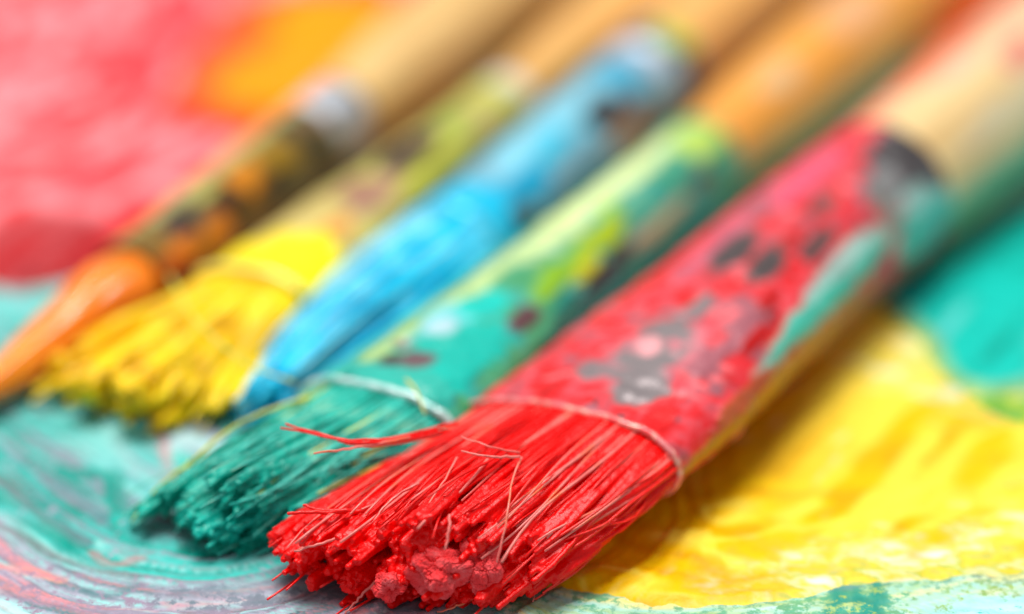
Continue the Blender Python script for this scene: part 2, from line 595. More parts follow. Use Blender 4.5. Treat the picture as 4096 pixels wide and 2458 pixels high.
# red and pink, far left
d3, al3, cr3, _ = stroke_coords([(-400, 1200), (200, 800), (700, 500), (900, 0), (1000, -500)])
sR = streak(al3, cr3, .05, .26, 91)
sR2 = fbm(PT * .09, 3, 92)
cr_ = palette(spread(sR * .55 + sR2 * .45), [C['crimson'], C['red'], C['rose'], C['red'], hexc('#fb9aa0'), C['rose'], C['red'], hexc('#fcaaae')])
blend(cr_, hexc('#a02226'), (1 - sstep(4, 9, np.hypot((XX + 43) , (YY - 238) * .8) + (sR2 - .5) * 6)) * .85)
paint_layer('paint_smear', 'pink and red paint smear behind the orange brush',
            [(-700, 1110), (-100, 1120), (150, 1140), (430, 1110), (650, 1130), (1000, 850), (1450, 420), (1800, 60), (2150, -500), (1500, -1100), (-400, -1200), (-1500, -300), (-1300, 700)],
            cr_, 1.3, 2.0, 3.0, 1.0, ridges=(sR - .5) * 2.4 + (sR2 - .5) * 1.5)
# amber, far middle
sO = fbm(PT * .08, 3, 95)
dO = sdf(poly_px([(820, 480), (1050, 150), (1250, 60), (1900, 90), (2100, 300), (1500, 700)]), 4, 1)
co_ = palette(sstep(-2, 6, dO + (sO - .5) * 9), [hexc('#f4502e'), hexc('#f4601a'), C['orange'], hexc('#fb9004'), C['gold'], C['gold']])
paint_layer('paint_smear', 'amber orange paint smear beside the far wooden handle',
            [(560, 540), (720, 260), (930, 60), (1500, -20), (1720, 60), (1640, 330), (1350, 520), (1000, 600)],
            co_, 2.2, 3.0, 4.0, 1.2, ridges=(sO - .5) * 1.0, lift=.9)
# orange-red smear far right
paint_layer('paint_smear', 'orange red paint smear behind the cream handle',
            [(3500, 120), (3700, -60), (4000, -200), (4700, -300), (4700, 200), (3900, 250), (3650, 250)],
            palette(spread(sO), [C['orange'], hexc('#ff7a44'), C['rose'], C['skin']]), 1.0, 2.0, 4.0, 1.2, ridges=(sO - .5) * .8)

# ------------------------------------------------------------------ brushes
RNG = np.random.default_rng(7)


def sel(c, p):
    return np.sign(c) * np.abs(c) ** (2 / p)


class Brush:
    def __init__(s, name, label, R, E, hw0, ht0, p0, r1, roll=0, grooves=(), group='paint brushes laid side by side'):
        s.R, s.E = P(*R), P(*E)
        s.L = np.linalg.norm(s.E - s.R)
        s.a = (s.E - s.R) / s.L
        sd = np.cross(s.a, [0, 0, 1.])
        sd /= np.linalg.norm(sd)
        n = np.cross(sd, s.a)
        c, q = math.cos(math.radians(roll)), math.sin(math.radians(roll))
        s.sd, s.n = sd * c + n * q, n * c - sd * q
        s.hw0, s.ht0, s.p0, s.r1, s.grooves = hw0, ht0, p0, r1, grooves
        s.org = np.array([s.E[0], s.E[1], 0.])
        o = bpy.data.objects.new(name, None)
        o.empty_display_size = .005
        SC.collection.objects.link(o)
        o.location = tuple(s.org * .001)
        o['label'], o['category'], o['group'] = label, 'paint brush', group
        s.o = o

    def dims(s, t):
        k = sstep(0, .82, t)
        hw = s.hw0 * (1 - k) + s.r1 * k
        ht = s.ht0 * (1 - k) + s.r1 * k
        p = s.p0 * (1 - k) + 2 * k
        g = 0
        for gt, gw, gd in s.grooves:
            g = g + gd * np.exp(-((t - gt) / gw) ** 2)
        return hw + g, ht + g, p

    def surf(s, t, th, off=0.0):
        """t 0..1 along the ferrule, th radians (0 = right side, 90 deg = top)"""
        t, th = np.broadcast_arrays(np.asarray(t, float), np.asarray(th, float))
        hw, ht, p = s.dims(t)
        x, y = sel(np.cos(th), p) * (hw + off), sel(np.sin(th), p) * (ht + off)
        return s.R + t[..., None] * s.L * s.a + x[..., None] * s.sd + y[..., None] * s.n

    def ferrule(s, mat, paint, nt=170, nth=180, dents=.22, seed=1):
        t = np.linspace(0, 1, nt)
        th = np.arange(nth) / nth * 2 * np.pi
        T, TH = np.meshgrid(t, th, indexing='ij')
        v = s.surf(T, TH)
        col, metal, lift = paint(T, TH, v)
        d = (fbm(v * .22, 3, seed) - .5) * dents * 2 + lift
        hw, ht, p = s.dims(T)
        nr = np.cos(TH)[..., None] / hw[..., None] * s.sd + np.sin(TH)[..., None] / ht[..., None] * s.n
        nr /= np.linalg.norm(nr, axis=-1, keepdims=True)
        v = v + nr * d[..., None]
        # rolled-in end towards the handle and inner wall at the mouth
        e = v[-1]
        ce = e.mean(0)
        inner = ce + (e - ce) * .86 + s.a * .25
        m = v[0]
        cm = m.mean(0)
        mouth = cm + (m - cm) * .93 + s.a * 4
        V = np.concatenate([mouth[None], v, (ce + (e - ce) * .95 + s.a * .3)[None], inner[None]])
        A = np.concatenate([col[:1], col, col[-1:], col[-1:]])
        Mt = np.concatenate([metal[:1], metal, metal[-1:], metal[-1:]])
        s.fer = mesh_obj('ferrule', V.reshape(-1, 3), grid_faces(nt + 3, nth, True)[:, ::-1], None, mat, s.o, s.org,
                         attrs={'col': A.reshape(-1, 3), 'metal': Mt.ravel()})
        return s.fer

    def bead(s, mat, c, t=0.0, r=.32, name='rim', off=.12):
        """rolled metal lip round the mouth of the ferrule (sub-part)"""
        th = np.linspace(0, 2 * np.pi, 161)
        pth = s.surf(np.full_like(th, t), th, off)
        pth = pth + (fbm(pth * .5, 2, 5)[:, None] - .5) * .25
        v, q, tr = tubes(pth[None], np.full((1, len(th)), r) * (1 + .25 * (fbm(pth * 1.3, 2, 8)[None] - .5)), 10)
        cc = c(v) if callable(c) else np.broadcast_to(c, v.shape)
        return mesh_obj(name, v, q, tr, mat, s.fer, s.org, attrs={'col': cc, 'metal': np.full(len(v), .25)})

    def handle(s, mat, paint=None, length=175, r0=.93, belly=1.06, tip=.5, seed=3):
        n, m = 150, 64
        x = np.linspace(0, 1, n) ** 1.15
        r = s.r1 * np.interp(x, [0, .03, .1, .2, .5, .93, 1], [r0, r0 + .06, .5 * (r0 + belly) + .06, belly, .82 * belly, tip, .02])
        r[:-1] = np.convolve(np.pad(r, 4, 'edge'), np.ones(9) / 9, 'valid')[:-1]
        rr = r.copy()
        e = x > .965
        rr[e] = s.r1 * tip * np.sqrt(np.clip(1 - ((x[e] - .965) / .035) ** 2, 0.0004, 1))
        th = np.arange(m) / m * 2 * np.pi
        X_, TH = np.meshgrid(x, th, indexing='ij')
        v = s.E + s.a * (X_ * length - .5)[..., None] + rr[:, None, None] * (np.cos(TH)[..., None] * s.sd + np.sin(TH)[..., None] * s.n)
        g = np.stack([X_ * length * .035, np.cos(TH) * 1.6 * s.r1 / 4 + seed * 5, np.sin(TH) * 1.6 * s.r1 / 4], -1)
        col = np.ones(v.shape) * .5
        pm = np.zeros(X_.shape)
        if paint:
            col, pm = paint(X_ * length, TH, v)
        o = mesh_obj('handle', v.reshape(-1, 3), grid_faces(n, m, True)[:, ::-1], None, mat, s.o, s.org, attrs={'col': col.reshape(-1, 3), 'pm': pm.ravel(), 'grain': g.reshape(-1, 3)})
        return o

    # ---- bristles
    def strands(s, n, tips, tip_ht, clumps=50, pull=.65, len_j=1.2, clump_j=1.2, K=9, bulge=0.0, wave=.35, outer=0.0, seed=0, droop=.35, hairs=None, tight=1.0):
        """hair paths from inside the mouth of the ferrule to the fanned tip. tips = left, middle, right points of the tip line"""
        g = np.random.default_rng(seed + 100)
        gc = np.random.default_rng(991)
        tips = [np.array(P(*q)) for q in tips]

        def tipline(u):
            l0, m0, r0 = tips
            u = u[:, None]
            return l0 * u * (u - 1) / 2 + m0 * (1 - u * u) + r0 * u * (u + 1) / 2

        def disc(rng, k, out):
            a = rng.uniform(0, 2 * np.pi, k)
            r = np.sqrt(rng.uniform(out ** 2, 1, k))
            c_, s_ = np.cos(a), np.sin(a)
            q = np.maximum(np.abs(c_), np.abs(s_)) if s.p0 > 2.6 else 1
            return np.clip(r * c_ / q * (.97 if s.p0 > 2.6 else 1), -1, 1), np.clip(r * s_ / (q ** .5 if s.p0 > 2.6 else 1), -1, 1)

        cu, cw = disc(gc, clumps, 0)
        cj = gc.normal(0, clump_j, clumps)
        cside = gc.normal(0, .5, (clumps, 3))
        if hairs is None:
            u, w = disc(g, n, outer)
        else:
            u, w = np.array(hairs).T
            n = len(u)
        k = np.argmin((u[:, None] - cu) ** 2 * (s.hw0 / s.ht0) ** 2 + (w[:, None] - cw) ** 2, 1)
        pl = pull * g.uniform(.5, 1.15, n)
        u1 = u * (1 - pl) + cu[k] * pl
        w1 = w * (1 - pl) + cw[k] * pl
        S = s.R + s.a * 1.2 + (u * (s.hw0 - .15))[:, None] * s.sd + (w * (s.ht0 - .15))[:, None] * s.n
        ht = tip_ht * (1 - .55 * np.abs(u1) ** 2.2)
        T = tipline(u1 * tight) + np.array([0, 0, 1.]) * (w1 * ht)[:, None] + cside[k]
        dirv = (T - S)
        ln = np.linalg.norm(dirv, axis=1)
        dirv /= ln[:, None]
        T = T + dirv * (cj[k] + g.normal(0, len_j, n))[:, None]
        T[:, 2] = np.maximum(T[:, 2], .25)
        c1 = S - s.a * (ln * .38)[:, None] + bulge * ((u * s.hw0)[:, None] * s.sd + (w * s.ht0)[:, None] * s.n)
        c2 = T - dirv * (ln * .33)[:, None] + np.array([0, 0, 1.]) * droop + bulge * 1.1 * ((u * s.hw0)[:, None] * s.sd + (w * s.ht0)[:, None] * s.n)
        t = np.linspace(0, 1, K)[None, :, None]
        pth = (1 - t) ** 3 * S[:, None] + 3 * t * (1 - t) ** 2 * c1[:, None] + 3 * t * t * (1 - t) * c2[:, None] + t ** 3 * T[:, None]
        ph = g.uniform(0, 6.28, (n, 2))
        am = g.normal(0, wave, (n, 2))
        fq = g.uniform(2, 6, (n, 1))
        tt = t[..., 0]
        env = np.sin(np.pi * tt * .6) * tt
        pth = pth + (am[:, :1] * env * np.sin(tt * fq + ph[:, :1]))[..., None] * s.sd + (am[:, 1:] * env * np.sin(tt * fq + ph[:, 1:]))[..., None] * np.array([0, 0, 1.])
        pth[..., 2] = np.maximum(pth[..., 2], .22)
        return pth

    def bundle(s, mat, pth, rad, voxel, lump=.12, name='bristles', seed=0, extra=None, sides=6):
        """hairs glued together by paint: one fused surface, nobody could count it"""
        v, q, t = tubes(pth, rad, sides)
        if extra:
            for (v2, q2, t2) in extra:
                q = np.concatenate([q, q2 + len(v)])
                t = np.concatenate([t, t2 + len(v)])
                v = np.concatenate([v, v2])
        co, no, q, t = remesh(v, q, t, voxel)
        co = co + no * ((fbm(co * 1.6, 3, seed) - .5) * lump * 2)[:, None]
        co[:, 2] = np.maximum(co[:, 2], .05)
        o = mesh_obj(name, co, q, t, mat, s.o, s.org)
        o['kind'] = 'stuff'
        return o

    def hair_part(s, mat, pts, r=.13, name='bristle', K=14, parent=None, taper=.55, sides=6):
        p = catmull(pts, K)
        p = p + (np.random.default_rng(int(abs(p[0, 0] * 1000)) + 1).normal(0, .03, p.shape))
        rr = r * np.linspace(1, taper, K)[None] * (1 + .25 * (fbm(p * 1.5, 2, 3)[None] - .5))
        v, q, t = tubes(p[None], rr, sides)
        return mesh_obj(name, v, q, t, mat, parent or s.o, s.org)


def ang(a, b):
    return (a - b + np.pi) % (2 * np.pi) - np.pi


def painter(base, spots, seed, noise_cols=()):
    """ferrule paint: base colour, noisy islands of other colours, then named spots
    spots: (t, theta_deg, dt, dtheta_deg, colour, metal, raggedness)"""
    def f(T, TH, v):
        col = np.empty(T.shape + (3,))
        b = np.array(base)
        col[:] = b if b.ndim == 1 else palette(spread(fbm(v * .35, 4, seed)), b)
        metal = np.zeros(T.shape)
        lift = (fbm(v * .9, 3, seed + 2) - .5) * .12
        for k, (c, thr, sc, m) in enumerate(noise_cols):
            a = sstep(thr, thr + .06, fbm(v * sc + 31 * k, 4, seed + 11 * k + 5))
            col = col * (1 - a[..., None]) + c * a[..., None]
            metal = metal * (1 - a) + m * a
            lift = lift + a * (.1 if m < .3 else -.08)
        nz = fbm(v * .55, 4, seed + 77) - .5
        nf = fbm(v * 1.6, 3, seed + 78) - .5
        for (t0, th0, dt, dth, c, m, rag) in spots:
            d = np.sqrt(((T - t0) / dt) ** 2 + (ang(TH, math.radians(th0)) / math.radians(dth)) ** 2)
            a = 1 - sstep(.66, 1.1, d + nz * rag * 2.2 + nf * rag)
            col = col * (1 - a[..., None]) + np.array(c) * a[..., None]
            metal = metal * (1 - a) + m * a
            lift = lift + a * (.16 if m < .15 else -.12)
        return col, metal, lift
    return f


M_fer = mat_ferrule('painted_metal_ferrule')
M_rim = mat_ferrule('wet_painted_rim', .16)
STEEL, DARKST = hexc('#8f8b8c'), hexc('#4b4242')

def hpaint(spots, seed):
    """paint smudges on a wooden handle: (x mm, theta deg, dx, dtheta, colour, opacity)"""
    def f(X_, TH, v):
        col = np.ones(v.shape) * .5
        pm = np.zeros(X_.shape)
        nz = fbm(v * .3, 4, seed) - .5
        for (x0, th0, dx, dth, c, op) in spots:
            d = np.sqrt(((X_ - x0) / dx) ** 2 + (ang(TH, math.radians(th0)) / math.radians(dth)) ** 2)
            a = (1 - sstep(.6, 1.1, d + nz * 1.2)) * op
            col = col * (1 - a[..., None]) + np.array(c) * a[..., None]
            pm = np.maximum(pm, a)
        return col, pm
    return f


def split_hairs(b, mat, pth, r, seed, name='bristle', sides=5, fork=0.0):
    """single hairs that stand clear of the bundle: one part each"""
    g = np.random.default_rng(seed)
    for k, p in enumerate(pth):
        rr = (r * g.uniform(.75, 1.3) * np.linspace(1, .7, len(p)))[None]
        v, q, t = tubes(p[None], rr, sides)
        mesh_obj(name, v, q, t, mat if not isinstance(mat, (list, tuple)) else mat[int(g.integers(len(mat)))], b.o, b.org)


def loose(b, mat, pth, r, seed, name='fine_bristles', sides=5):
    g = np.random.default_rng(seed)
    rr = r * g.uniform(.7, 1.3, (len(pth), 1)) * np.linspace(1, .75, pth.shape[1])[None]
    v, q, t = tubes(pth, rr, sides)
    o = mesh_obj(name, v, q, t, mat, b.o, b.org)
    o['kind'] = 'stuff'
    return o


def crust(b, mat, c, size, seed, name='paint_clump', squash=(1, .8, .85), n=3):
    """crumbly lump of half-dried paint"""
    import bmesh
    bm = bmesh.new()
    bmesh.ops.create_icosphere(bm, subdivisions=n + 2 if n < 4 else 7, radius=1)
    v = np.array([x.co[:] for x in bm.verts])
    f = np.array([[x.index for x in q.verts] for q in bm.faces])
    bm.free()
    d = 1 + (fbm(v * 1.1 + seed * 7, 2, seed) - .5) * 1.5 + (fbm(v * 6 + seed * 3, 5, seed + 1) - .5) * .30 + (vnoise(v * 26 + seed, seed + 2) - .5) * .07 - .2 * (1 - sstep(0, .035, np.abs(fbm(v * 2.0 + seed, 3, seed + 5) - .5)))
    w = v * d[:, None] * size * np.array(squash)
    return mesh_obj(name, w + np.asarray(c), None, f, mat, b.o, b.org)


# ---- 1 red flat brush -------------------------------------------------------------------------
RED, PINKR, DRED = hexc('#e00a10'), hexc('#e64650'), hexc('#b00608')
GREY, MAUVE = hexc('#857b7c'), hexc('#a05a64')
red = Brush('paint_brush', 'wide flat brush with red bristles and red smeared ferrule, nearest of all', (2265, 1795, 4.9), (3525, 780, 7.0), 9.9, 3.5, 2.4, 7.0, roll=6, grooves=((.83, .010, -.28), (.965, .012, -.3)))
TST = hexc('#4cc0ae')
red.ferrule(M_fer, painter([DRED, RED, hexc('#dc2a32'), PINKR, hexc('#b44a54'), hexc('#cc3a44'), RED, hexc('#d83038')], [
    (.75, 92, .16, 14, hexc('#d8506a'), 0, .4), (.55, 100, .2, 9, hexc('#c25a6c'), 0, .4),
    (.17, 76, .13, 24, hexc('#c8707a'), .05, .5), (.15, 76, .08, 20, GREY, .4, .75), (.25, 82, .06, 12, GREY, .4, .6), (.08, 70, .04, 13, GREY, .5, .6),
    (.2, 84, .03, 6, hexc('#e8a0a4'), 0, .5), (.3, 46, .09, 9, MAUVE, .1, .3), (.2, 50, .07, 9, MAUVE, .1, .4),
    (.33, 78, .05, 6, GREY, .3, .6), (.04, 48, .05, 12, RED, 0, .4),
    (.49, 86, .08, 11, DARKST, .2, .2), (.49, 64, .08, 11, DARKST, .2, .2), (.61, 94, .03, 7, MAUVE, .2, .3), (.6, 46, .06, 8, hexc('#5c4a48'), .3, .3),
    (.69, 64, .05, 7, hexc('#7a4a48'), .2, .3), (.41, 47, .04, 7, DRED, 0, .2), (.57, 62, .05, 5, DRED, 0, .2), (.31, 36, .05, 7, DRED, 0, .2),
    (.95, 46, .14, 40, hexc('#565052'), .4, .45), (.97, 58, .05, 20, hexc('#3a3536'), .2, .3), (.84, 46, .07, 16, hexc('#8a8888'), .5, .5), (.9, 24, .06, 12, hexc('#9cb8b2'), .3, .4), (.9, 0, .14, 22, hexc('#5fb8ac'), .1, .3),
    (.54, 15, .3, 14, TST, .05, .25), (.62, 26, .16, 8, hexc('#a8c4bc'), .2, .3), (.8, 26, .03, 22, hexc('#8c8078'), .3, .2),
    (.35, -6, .4, 12, hexc('#b5791c'), 0, .3), (.2, 8, .1, 10, hexc('#b8502a'), 0, .5), (.5, -28, .5, 14, hexc('#7a4a18'), 0, .3)], 21,
    [(MAUVE, .64, .4, .05), (hexc('#f06a70'), .66, .7, .0)]), seed=4)
red.bead(M_rim, lambda v: palette(spread(fbm(v * .8, 3, 12)), [hexc('#f25a5e'), hexc('#fa9a9a'), hexc('#f67478'), hexc('#fbb8a8'), hexc('#f25a5e')]), r=.28, off=.0)  # paler pinks put the rim's highlight line into its colour
M_cream = mat_wood('cream_lacquered_wood', hexc('#dcbc84'), hexc('#c49c60'), .45)
red.handle(M_cream, hpaint([(16, 112, 16, 24, hexc('#ff6a2c'), .9), (16, 84, 7, 12, hexc('#f09a7a'), .7), (24, 62, 5, 16, hexc('#d23c30'), .85), (30, 90, 10, 20, hexc('#f07858'), .7),
                            (16, -16, 26, 22, hexc('#4f9258'), .85), (20, 30, 14, 14, hexc('#b9bb86'), .5)], 5), seed=1)
M_red = mat_hair('red_paint_bristles', [hexc('#e40202'), hexc('#f80303'), hexc('#ff0c08')], .38, coat=.1)
M_redh = mat_hair('red_single_bristles', [hexc('#ea0606'), hexc('#f61a16'), hexc('#f84a44')], .3, coat=.25)
M_redp = mat_hair('red_bristles_painted_sheen', [hexc('#e65a54'), hexc('#f08078'), hexc('#ea6a3c')], .35, coat=.4)  # lighter pink sheen of some hairs put into the colour, with orange strays
M_crust = mat_hair('crumbly_red_paint', [hexc('#ee2428'), hexc('#f6464a'), hexc('#fa6668')], .7, coat=0, scale=900)
RT = [(1075, 2165, 2.8), (1700, 2240, 3.4), (2250, 2270, 2.6)]
n = 1500
pth = red.strands(n, RT, 3.4, clumps=110, pull=.64, clump_j=.9, len_j=.7, seed=1, bulge=.06)
rad = np.linspace(.16, .27, 9)[None] * RNG.uniform(.8, 1.3, (n, 1))
red.bundle(M_red, pth, rad, .095, seed=3, lump=.07, sides=5)
pt2 = red.strands(150, RT, 3.6, clumps=110, pull=.45, bulge=.07, clump_j=.9, len_j=1.4, wave=.7, outer=.93, seed=21, K=12)
loose(red, M_redh, pt2, .11, 5)
pt3 = red.strands(230, RT, 3.8, clumps=110, pull=.3, bulge=.08, clump_j=.6, len_j=2.0, wave=.7, outer=.96, seed=33, K=12)
pt3 = pt3[(pt3[:, 6, 2] > 4.9)][:44]
pt3[:, :, 2] += np.linspace(0, 1, 12)[None] * .5
split_hairs(red, [M_redp, M_redh, M_redh], pt3, .12, 6)
crust(red, M_crust, P(1745, 2300, 3.4) + [0, .7, 0], 1.75, 1, squash=(1.1, 1, .8), n=4)
crust(red, M_crust, P(1925, 2280, 3.3) + [0, .7, 0], 1.5, 2, squash=(.85, 1, 1.05), n=4)
crust(red, M_crust, P(1560, 2365, 2.0) + [0, .4, 0], 1.1, 3, n=4)
for k, (u, v, z, sz) in enumerate([(1250, 2290, 2.0, .7), (1400, 2350, 1.6, .8), (1330, 2230, 3.0, .6), (1860, 2400, 1.2, .7), (2050, 2370, 1.4, .7), (1640, 2200, 4.6, .5)]):
    crust(red, M_red, P(u, v, z) + [0, .9, 0], sz, 10 + k, squash=(1.2, 1.2, .7))
# strays, drawn from the root to the end
for pts, r, m in [
    ([(1830, 1690, 8.6), (1620, 1742, 9.0), (1430, 1763, 9.6), (1270, 1740, 10), (1125, 1712, 10)], .13, M_redh),
    ([(1800, 1725, 8.4), (1600, 1758, 9.0), (1420, 1772, 9.6), (1280, 1738, 9.9), (1145, 1700, 10.2)], .14, M_redh),
    ([(1790, 1700, 8.4), (1640, 1748, 8.8), (1440, 1778, 9.4), (1330, 1752, 9.7)], .12, M_red),
    ([(1770, 1740, 8.2), (1580, 1775, 8.8), (1450, 1785, 9.3), (1350, 1765, 9.6)], .12, M_redp),
    ([(1640, 1750, 9), (1500, 1780, 9.2), (1380, 1795, 9.4), (1255, 1815, 9.5)], .12, M_redp),
    ([(2080, 1812, 9), (1990, 1795, 9.6), (1910, 1770, 9.9), (1845, 1748, 10)], .09, M_redp),
    ([(2080, 1830, 9), (2000, 1828, 9.6), (1920, 1822, 9.8), (1845, 1803, 9.9)], .12, M_redp),
    ([(2085, 1830, 8.8), (2050, 1920, 8.6), (2030, 2050, 7.6), (2010, 2160, 6.2), (1985, 2250, 5.0)], .10, M_redp),
    ([(1830, 1830, 8.8), (1760, 1950, 8.2), (1720, 2010, 7.8), (1690, 2080, 7.4)], .09, M_redp),
    ([(1680, 1930, 8.0), (1600, 1975, 7.6), (1535, 2030, 7), (1495, 2085, 6.6)], .12, M_redp),
    ([(1950, 1840, 8.8), (1860, 1950, 8.2), (1740, 2030, 7.4), (1670, 2080, 7.0)], .13, M_redp),
    ([(1480, 2040, 6.0), (1330, 2050, 6.2), (1230, 2050, 6.4), (1150, 2055, 6.5)], .20, M_redh),
    ([(1400, 2045, 6.2), (1280, 2040, 6.4), (1215, 2020, 6.6)], .16, M_redh),
    ([(1420, 2130, 5.0), (1300, 2170, 5.0), (1175, 2205, 4.6)], .13, M_redp),
    ([(2560, 1960, 4.5), (2400, 2080, 4.4), (2300, 2120, 4.2), (2240, 2210, 3.4), (2180, 2280, 3.0)], .10, M_redp),
    ([(2400, 2200, 2.2), (2300, 2290, 1.6), (2210, 2350, .8), (2140, 2400, .3)], .12, M_redh),
    ([(2165, 2225, 2.0), (2150, 2310, 1.2), (2130, 2410, .2)], .10, M_redp),
    ([(1500, 2330, 1.8), (1430, 2400, .9), (1380, 2455, .2)], .11, M_redp),
    ([(1900, 2390, 1.2), (1820, 2430, .6), (1750, 2450, .3)], .11, M_redp),
    ([(1800, 2060, 7.6), (1795, 2130, 6.8), (1780, 2200, 5.8)], .15, M_redp),
]:
    red.hair_part(m, [P(*q) for q in pts], r)

# ---- 2 green flat brush -----------------------------------------------------------------------
green = Brush('paint_brush', 'flat brush with dark teal bristles and green ferrule with painted-in pale sheen, beside the red brush', (1510, 1690, 4.8), (2800, 640, 5.3), 6.9, 3.1, 2.5, 4.2)
green.ferrule(M_fer, painter([hexc('#2f8a70'), hexc('#2f9c90'), hexc('#4a9c70'), hexc('#3a8c58')], [
    (.7, 96, .32, 24, hexc('#cfe09c'), 0, .3), (.4, 106, .3, 12, hexc('#bcd08a'), 0, .3), (.18, 112, .2, 10, hexc('#a8c27a'), 0, .3),  # pale bands along the top left: sheen put into the ferrule colour
    (.2, 90, .08, 20, hexc('#6cc4c8'), 0, .5), (.14, 66, .14, 34, hexc('#04ac9c'), 0, .5), (.26, 84, .06, 14, hexc('#04bcae'), 0, .4), (.08, 60, .08, 30, hexc('#08b0a0'), 0, .4), (.02, 80, .05, 60, hexc('#2aa898'), 0, .4),
    (.07, 97, .022, 8, DARKST, .2, .2), (.12, 101, .015, 6, GREY, .2, .3), (.18, 92, .03, 8, hexc('#a8c8d0'), 0, .4),
    (.55, 56, .1, 17, hexc('#96b012'), 0, .4), (.4, 58, .09, 17, hexc('#7aa81c'), 0, .4), (.46, 40, .06, 10, hexc('#c0c41c'), 0, .4), (.68, 60, .06, 12, hexc('#5aa88c'), 0, .5), (.62, 72, .03, 8, hexc('#7fb83a'), 0, .4),
    (.92, 66, .07, 30, hexc('#b0cf5a'), 0, .3), (.28, 52, .05, 13, hexc('#5c3c40'), .1, .5), (.08, 84, .03, 9, hexc('#6a5256'), .1, .4), (.37, 34, .04, 10, hexc('#04776a'), 0, .3),
    (.5, 20, .12, 16, hexc('#453639'), .1, .4), (.7, 16, .12, 12, hexc('#cfa878'), .1, .4), (.86, 24, .05, 13, hexc('#6a4f50'), .2, .4), (.33, 14, .08, 14, hexc('#2f6f5e'), 0, .4)], 31), seed=6)
green.bead(M_rim, lambda v: palette(spread(fbm(v * .8, 3, 15)), [hexc('#7fc9c2'), hexc('#d4f0ec'), hexc('#9fd8d2')]), r=.36, off=-.06)  # near-white stops carry the white highlight of the rim as colour
M_wood = mat_wood('varnished_orange_wood', hexc('#e29a3c'), hexc('#c87a26'), .45)
green.handle(M_wood, hpaint([(14, 62, 3.5, 24, hexc('#a8a860'), .6), (34, 70, 7, 30, hexc('#d8843a'), .5)], 8), seed=2, belly=1.25)
M_green = mat_hair('teal_paint_bristles', [hexc('#027a68'), hexc('#02a08c'), hexc('#0ab8a6')], .36)
M_greenh = mat_hair('teal_single_bristles', [hexc('#0ab09c'), hexc('#3cc4b4'), hexc('#90d0b0')], .32, coat=.4)
M_yelh = mat_hair('yellow_green_bristles', [hexc('#b9c06a'), hexc('#d2cf3a'), hexc('#c4b87a')], .4)
GT = [(640, 1960, 2.2), (930, 2040, 3.0), (1300, 2030, 2.6)]
n = 1300
pth = green.strands(n, GT, 3.0, seed=2, clumps=60, pull=.6, clump_j=1.0, len_j=.7)
rad = np.linspace(.11, .17, 9)[None] * RNG.uniform(.8, 1.3, (n, 1))
green.bundle(M_green, pth, rad, .12, seed=5, lump=.12, sides=5)
pt2 = green.strands(220, GT, 3.1, clumps=60, pull=.35, clump_j=.9, len_j=1.2, wave=.7, outer=.93, seed=22, K=12)
loose(green, M_greenh, pt2, .085, 5)
pt3 = green.strands(160, GT, 3.3, clumps=60, pull=.2, clump_j=.6, len_j=1.6, wave=1.0, outer=.96, seed=34, K=12)
pt3 = pt3[(pt3[:, 6, 2] > 4.2)][:26]
split_hairs(green, [M_greenh, M_greenh, M_yelh], pt3, .11, 6)
for k, (u, v, z, sz) in enumerate([(760, 2060, 1.8, 1.0), (900, 2120, 1.6, 1.1), (1050, 2100, 2.0, 1.1), (700, 1990, 2.4, .8), (1000, 2010, 4.0, .8)]):
    crust(green, M_green, P(u, v, z), sz, 30 + k)
for pts, r, m in [
    ([(1240, 1590, 7.2), (1080, 1640, 7.0), (920, 1720, 6.2), (760, 1850, 4.6)], .16, M_yelh),
    ([(760, 1850, 4.2), (680, 1910, 3.4), (610, 1970, 2.6), (520, 2090, .8)], .12, M_yelh),
    ([(1625, 1520, 9.2), (1660, 1560, 9.0), (1685, 1610, 8.4), (1700, 1660, 8.0)], .14, M_yelh),
    ([(1050, 1720, 6.4), (930, 1830, 5.4), (850, 1930, 4.4)], .11, M_greenh),
    ([(1400, 1790, 6.4), (1310, 1870, 6), (1270, 1920, 5.4)], .13, M_greenh),
]:
    green.hair_part(m, [P(*q) for q in pts], r)

# ---- 3 blue round brush -----------------------------------------------------------------------
BLUE, SKY = hexc('#06a2ca'), hexc('#4cc4dc')
blue = Brush('paint_brush', 'round brush with sky blue bristles and blue ferrule, between yellow and teal ones', (1800, 1010, 4.8), (2640, 260, 5.4), 4.9, 4.3, 2.0, 4.6,
             grooves=((.86, .012, -.4), (.93, .012, -.4)))
blue.ferrule(M_fer, painter([hexc('#5f9fb6'), hexc('#74a2b4'), hexc('#5aa4ba')], [
    (.04, 70, .1, 90, hexc('#0cb0d6'), 0, .3), (.18, 46, .1, 22, hexc('#0496bf'), 0, .5), (.4, 84, .3, 22, hexc('#7cc0d4'), 0, .4), (.33, 62, .1, 14, hexc('#22b0d0'), 0, .5),
    (.36, 16, .2, 18, hexc('#7e9aa8'), .1, .4), (.56, 50, .085, 24, hexc('#34241f'), .1, .25), (.66, 30, .08, 10, hexc('#5a4a4a'), .1, .3), (.58, 10, .12, 15, hexc('#c48a48'), 0, .4),
    (.72, 78, .06, 40, hexc('#1a94b8'), 0, .3), (.85, 85, .05, 80, hexc('#c2c8d6'), .4, .2), (.12, 26, .06, 20, hexc('#4a6a74'), .1, .4), (.95, 60, .05, 80, hexc('#34302f'), .2, .2), (.98, 62, .05, 30, hexc('#94b830'), 0, .3)], 41), seed=8)
blue.bead(M_rim, hexc('#6ad6ee'), r=.4)
M_wood2 = mat_wood('pale_varnished_wood', hexc('#dca65c'), hexc('#c4883e'), .45)
blue.handle(M_wood2, seed=3, belly=1.2)
M_blue = mat_hair('blue_paint_bristles', [hexc('#02a0d0'), hexc('#08c4ee'), hexc('#5cd6f0')], .35)
